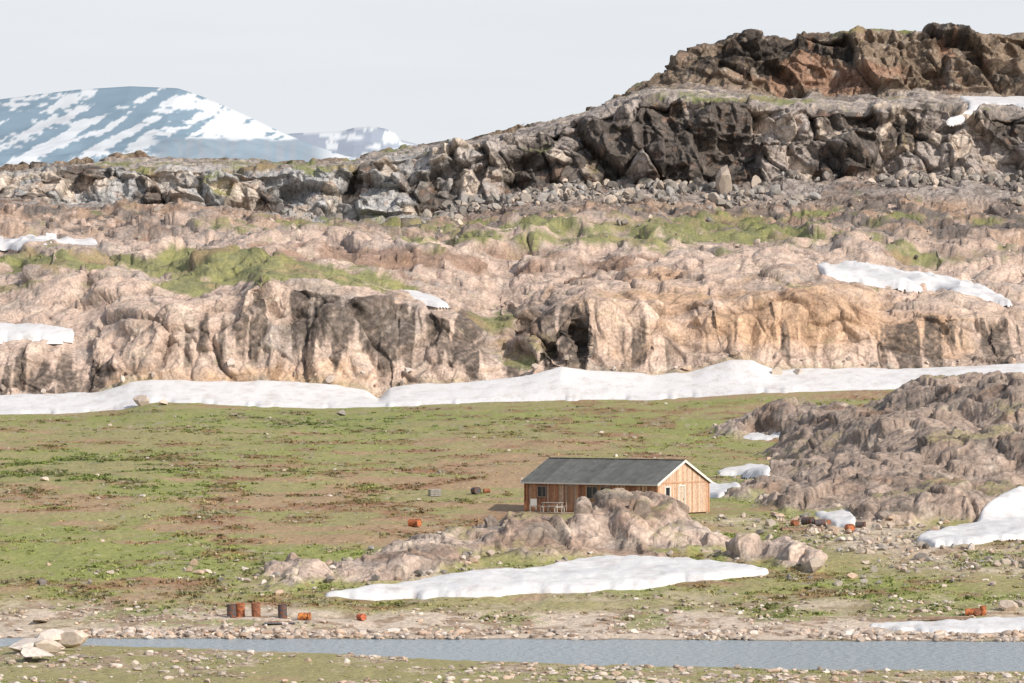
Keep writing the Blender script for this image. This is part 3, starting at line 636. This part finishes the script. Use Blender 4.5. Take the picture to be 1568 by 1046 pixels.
for i in range(7):
    fp.append((-i*Lc/6*0.98-0.12,0.1,-0.25,0.25,0.25,0.55,c3(0.4,0.36,0.32)));fp.append((-i*Lc/6*0.98-0.12,Wc-0.15,-0.25,0.25,0.25,0.55,c3(0.4,0.36,0.32)))
fp.append((-0.12,Wc/2,-0.25,0.25,0.25,0.55,c3(0.4,0.36,0.32)))
boxes("foundation_piers",fp,rmat,cab)
oh=0.2;ov=0.32;sl=rise/(Wc/2)
def slab(name,x0,x1,ya,yb,za,zb,t,mat,cl):
    V=[(x,y,z+dz) for x in(x0,x1) for(y,z) in((ya,za),(yb,zb)) for dz in(0,t)]
    me=bpy.data.meshes.new(name);me.from_pydata(V,[],[(0,1,3,2),(4,6,7,5),(0,4,5,1),(2,3,7,6),(0,2,6,4),(1,5,7,3)])
    at=me.attributes.new("Col",'FLOAT_COLOR','POINT');at.data.foreach_set("color",list(np.tile(np.append(cl,1),(8,1)).ravel()))
    me.materials.append(mat);ob=bpy.data.objects.new(name,me);bpy.context.scene.collection.objects.link(ob);ob.parent=cab;return ob
fc_=c3(0.13,0.132,0.125)
ye=-ov; ze=Hc-sl*ov
nst=12
for side in(0,1):
    for i in range(nst):
        xa=-Lc-oh+(Lc+2*oh)*i/nst+0.0;xb=-Lc-oh+(Lc+2*oh)*(i+1)/nst-0.012
        if side==0: slab("roof_strip_front",xa,xb,ye,Wc/2,ze,Hc+rise,0.10,felt,fc_*random.uniform(0.85,1.15))
        else: slab("roof_strip_back",xa,xb,Wc+ov,Wc/2+0.003,ze,Hc+rise,0.10,felt,fc_*random.uniform(0.85,1.15))
for i in range(nst+1):
    xx=-Lc-oh+(Lc+2*oh)*i/nst
    slab("roof_batten",xx-0.03,xx+0.03,ye+0.01,Wc/2-0.03,ze+0.102,Hc+rise+0.088,0.035,felt,fc_*0.9)
slab("bargeboard",oh+0.003,oh+0.045,ye-0.02,Wc/2-0.002,ze-0.08,Hc+rise-0.07,0.20,paint,wh)
slab("bargeboard",oh+0.003,oh+0.045,Wc+ov+0.02,Wc/2+0.002,ze-0.08,Hc+rise-0.07,0.20,paint,wh)
slab("bargeboard",-Lc-oh-0.045,-Lc-oh-0.003,ye-0.02,Wc/2-0.002,ze-0.08,Hc+rise-0.07,0.20,paint,wh)
slab("bargeboard",-Lc-oh-0.045,-Lc-oh-0.003,Wc+ov+0.02,Wc/2+0.002,ze-0.08,Hc+rise-0.07,0.20,paint,wh)
boxes("eave_fascia",[(-Lc/2,ye-0.02,ze+0.02,Lc+2*oh-0.02,0.03,0.13,wh*0.65),(-Lc/2,Wc/2,Hc+rise+0.12,Lc+2*oh,0.22,0.05,fc_*0.8)],paint,cab)
# ------------------------------------------------------------ things by the front wall
def local(px,py,pz=0): 
    v=Matrix.Rotation(-th,3,'Z')@Vector((px,py,pz));return O+v
dkE=empty("wooden_deck",local(-9.6,-1.2,0.0),-th)
bl_=[]
for i in range(14): bl_.append((-2.0+i*0.31,0,0.02,0.27,1.7,0.05,c3(0.36,0.28,0.22)*random.uniform(.8,1.2)))
bl_+=[(0,-0.8,-0.12,4.3,0.1,0.2,c3(0.25,0.18,0.13)),(0,0.7,-0.12,4.3,0.1,0.2,c3(0.25,0.18,0.13))]
for i in range(4): bl_.append((-2.0+i*1.35,-0.78,-0.42,0.12,0.12,0.42,c3(0.25,0.18,0.13)))
boxes("deck_boards",bl_,wood,dkE)
tE=empty("picnic_table",local(-8.9,-1.2,0.05),-th)
gw=c3(0.42,0.38,0.34);bl_=[(0,(i-1.5)*0.19,0.74,1.6,0.17,0.035,gw) for i in range(4)]
for sx_ in(-0.65,0.65): bl_+=[(sx_,-0.3,0.36,0.07,0.07,0.7,gw),(sx_,0.3,0.36,0.07,0.07,0.7,gw),(sx_,0,0.42,0.05,1.3,0.07,gw)]
bl_+=[(0,-0.62,0.47,1.6,0.22,0.035,gw),(0,0.62,0.47,1.6,0.22,0.035,gw)]
for sx_ in(-0.65,0.65): bl_+=[(sx_,-0.62,0.22,0.07,0.07,0.42,gw),(sx_,0.62,0.22,0.07,0.07,0.42,gw)]
boxes("table_and_benches",bl_,wood,tE)
cE=empty("wooden_chair",local(-10.7,-1.2,0.05),-th+0.5)
boxes("chair_frame",[(0,0,0.45,0.5,0.5,0.05,wh*0.5),(0,0.24,0.75,0.5,0.04,0.5,wh*0.5)]+[(a,b_,0.22,0.05,0.05,0.42,wh*0.4) for a in(-.21,.21) for b_ in(-.21,.21)],paint,cE)
# ------------------------------------------------------------ oil drums
rust,nt,b=newmat("rusty_drum")
a=nd(nt,"ShaderNodeAttribute");a.attribute_name="Col";tc=nd(nt,"ShaderNodeTexCoord")
n=nd(nt,"ShaderNodeTexNoise");n.inputs["Scale"].default_value=5;n.inputs["Detail"].default_value=7
nt.links.new(tc.outputs["Object"],n.inputs["Vector"])
cr=nd(nt,"ShaderNodeValToRGB");cr.color_ramp.elements[0].position=0.42;cr.color_ramp.elements[0].color=(0,0,0,1);cr.color_ramp.elements[1].position=0.62
nt.links.new(n.outputs["Fac"],cr.inputs[0]);mx=nd(nt,"ShaderNodeMix");mx.data_type='RGBA'
nt.links.new(cr.outputs[0],mx.inputs[0]);nt.links.new(a.outputs["Color"],mx.inputs[6]);mx.inputs[7].default_value=(0.16,0.06,0.03,1);nt.links.new(mx.outputs[2],b.inputs["Base Color"]);b.inputs["Roughness"].default_value=0.7
def drum(u,d,colr,lying=False,rz=0.0,sc=1.0,sinkz=0.0):
    prof=[(0,0.0),(0.26,0.0),(0.27,0.03),(0.29,0.03),(0.295,0.0),(0.295,0.05),(0.28,0.06),(0.28,0.27),(0.295,0.29),(0.295,0.31),(0.28,0.33),(0.28,0.55),(0.295,0.57),(0.295,0.59),(0.28,0.61),(0.28,0.82),(0.295,0.83),(0.295,0.88),(0.27,0.88),(0.265,0.85),(0.0,0.85)]
    m=28;V=[];Fc=[];Cc=[]
    ph=random.uniform(0,6)
    for(r,z_) in prof:
        for k in range(m):
            a_=k/m*2*math.pi;dent=1-0.09*max(0,math.cos(a_-ph))**6*math.exp(-((z_-0.5)/0.2)**2)
            V.append((r*dent*math.cos(a_),r*dent*math.sin(a_),z_));Cc.append(colr)
    for i in range(len(prof)-1):
        for k in range(m): Fc.append((i*m+k,i*m+(k+1)%m,(i+1)*m+(k+1)%m,(i+1)*m+k))
    V=np.array(V)*sc
    ob=mesh_np("oil_drum",V,np.array(Fc),4,rust,False,np.array(Cc))
    p=gpos(u,d)
    if lying: ob.rotation_euler=(math.radians(88),0,rz);ob.location=p+Vector((0,0,0.27*sc-sinkz))
    else: ob.rotation_euler=(0.04,-0.03,rz);ob.location=p+Vector((0,0,-0.04-sinkz))
oc=c3(0.55,0.17,0.06);dc=c3(0.06,0.07,0.08);rc=c3(0.30,0.12,0.06)
drum(355,263,dc);drum(369,263.5,oc*0.9);drum(392,263,rc);drum(433,262.5,dc);drum(458,262,c3(0.7,0.25,0.06),True,1.2,0.8);drum(550,263,c3(0.6,0.14,0.06),True,0.5,0.7)
drum(628,316,oc,True,0.9);drum(726,352,dc,True,0.4);drum(741,353,oc*0.6,True,1.9,0.6)
drum(1215,318,oc*0.8,True,0.3,0.8);drum(1230,319,dc,True,0.9);drum(1248,318.5,dc,True,1.7,0.9);drum(1262,320,rc,True,0.5,0.7);drum(1298,315,oc,True,0.2,1.0);drum(1310,318,dc,True,1.2,0.8)
drum(1478,264,oc,True,1.3,0.8);drum(1492,264.5,rc,True,0.2,0.8);drum(1506,264,oc*0.9,False,0,0.7)
p=gpos(428,260);e=empty("metal_sheet",p+Vector((0,0,0.08)),0.1)
boxes("sheet",[(0,0,0,1.9,0.9,0.02,c3(0.22,0.22,0.22))]+[(-0.85+i*0.19,0,0.02,0.05,0.9,0.03,c3(0.26,0.25,0.25)) for i in range(10)]+[(0,0.2,0.06,1.5,0.1,0.04,c3(0.3,0.13,0.07))],paint,e)
p=gpos(665,350);e=empty("wooden_crate",p+Vector((0,0,0.0)),0.3)
boxes("crate_slats",[(0,s_*0.35,0.08+i*0.17,0.9,0.03,0.13,c3(0.28,0.26,0.24)) for i in range(3) for s_ in(-1,1)]+[(s_*0.45,0,0.08+i*0.17,0.03,0.66,0.13,c3(0.28,0.26,0.24)) for i in range(3) for s_ in(-1,1)]+[(0,0,0.53,0.96,0.76,0.03,c3(0.45,0.43,0.4))],wood,e)
p=gpos(1228,314);e=empty("wooden_sledge",p+Vector((0,0,0.02)),0.25)
boxes("sledge_frame",[(0,s_*0.35,0.1,3.2,0.06,0.2,c3(0.3,0.2,0.14)) for s_ in(-1,1)]+[(-1.4+i*0.35,0,0.23,0.12,0.9,0.04,c3(0.42,0.32,0.24)) for i in range(9)]+[(-1.6,s_*0.35,0.55,0.06,0.06,0.9,c3(0.3,0.2,0.14)) for s_ in(-1,1)]+[(-1.6,0,0.98,0.06,0.8,0.06,c3(0.3,0.2,0.14))],wood,e)
p=gpos(1440,262);e=empty("timber_beams",p+Vector((0,0,0.12)),0.05)
boxes("beams",[(0,0,0,3.6,0.16,0.14,c3(0.25,0.17,0.12)),(0.5,0.4,0.02,2.8,0.14,0.12,c3(0.35,0.26,0.2),0.2)],wood,e)
# ------------------------------------------------------------ light
el=math.radians(33);az=math.atan2(0.72,-0.69)
sdir=Vector((math.sin(az)*math.cos(el),math.cos(az)*math.cos(el),math.sin(el)))
sun=bpy.data.lights.new("sun",'SUN');sun.energy=4.5;sun.angle=math.radians(0.6);sun.color=(1,0.92,0.82)
so=bpy.data.objects.new("sun",sun);bpy.context.scene.collection.objects.link(so);so.rotation_euler=sdir.to_track_quat('Z','Y').to_euler()
w=bpy.data.worlds.new("World");bpy.context.scene.world=w;w.use_nodes=True;nt=w.node_tree
sk=nt.nodes.new("ShaderNodeTexSky");sk.sky_type='NISHITA';sk.sun_disc=False;sk.sun_elevation=el;sk.sun_rotation=az%(2*math.pi);sk.dust_density=1.5;sk.air_density=1.0;sk.ozone_density=1.5
bg=nt.nodes["Background"];bg.inputs[1].default_value=0.12
tc=nt.nodes.new("ShaderNodeTexCoord");sp=nt.nodes.new("ShaderNodeSeparateXYZ");nt.links.new(tc.outputs["Generated"],sp.inputs[0])
mr=nt.nodes.new("ShaderNodeMapRange");mr.inputs[1].default_value=0.08;mr.inputs[2].default_value=0.5;mr.inputs[3].default_value=0.96;mr.inputs[4].default_value=0.3
nt.links.new(sp.outputs[2],mr.inputs[0])
mp=nt.nodes.new("ShaderNodeMapping");mp.inputs["Scale"].default_value=(3,3,26);nt.links.new(tc.outputs["Generated"],mp.inputs[0])
nz=nt.nodes.new("ShaderNodeTexNoise");nz.inputs["Scale"].default_value=2.0;nz.inputs["Detail"].default_value=4;nt.links.new(mp.outputs[0],nz.inputs["Vector"])
cr=nt.nodes.new("ShaderNodeValToRGB");cr.color_ramp.elements[0].position=0.3;cr.color_ramp.elements[0].color=(0.78,0.815,0.86,1);cr.color_ramp.elements[1].position=0.7;cr.color_ramp.elements[1].color=(0.84,0.86,0.89,1)
nt.links.new(nz.outputs["Fac"],cr.inputs[0])
vs_=nt.nodes.new("ShaderNodeVectorMath");vs_.operation='SCALE';vs_.inputs["Scale"].default_value=1/0.12;nt.links.new(cr.outputs[0],vs_.inputs[0])
mx=nt.nodes.new("ShaderNodeMix");mx.data_type='RGBA';nt.links.new(mr.outputs[0],mx.inputs[0]);nt.links.new(sk.outputs[0],mx.inputs[6]);nt.links.new(vs_.outputs[0],mx.inputs[7])
nt.links.new(mx.outputs[2],bg.inputs[0])
# ------------------------------------------------------------ camera
cam=bpy.data.cameras.new("camera");cam.sensor_width=36;cam.lens=F/1568*36;cam.clip_start=0.5;cam.clip_end=60000
co=bpy.data.objects.new("camera",cam);bpy.context.scene.collection.objects.link(co)
co.rotation_euler=(math.radians(90)+math.atan((H0-523)/F),0,0);co.location=(0,0,0)
bpy.context.scene.camera=co
sc=bpy.context.scene;sc.view_settings.view_transform='Standard';sc.view_settings.look='None';sc.view_settings.exposure=0
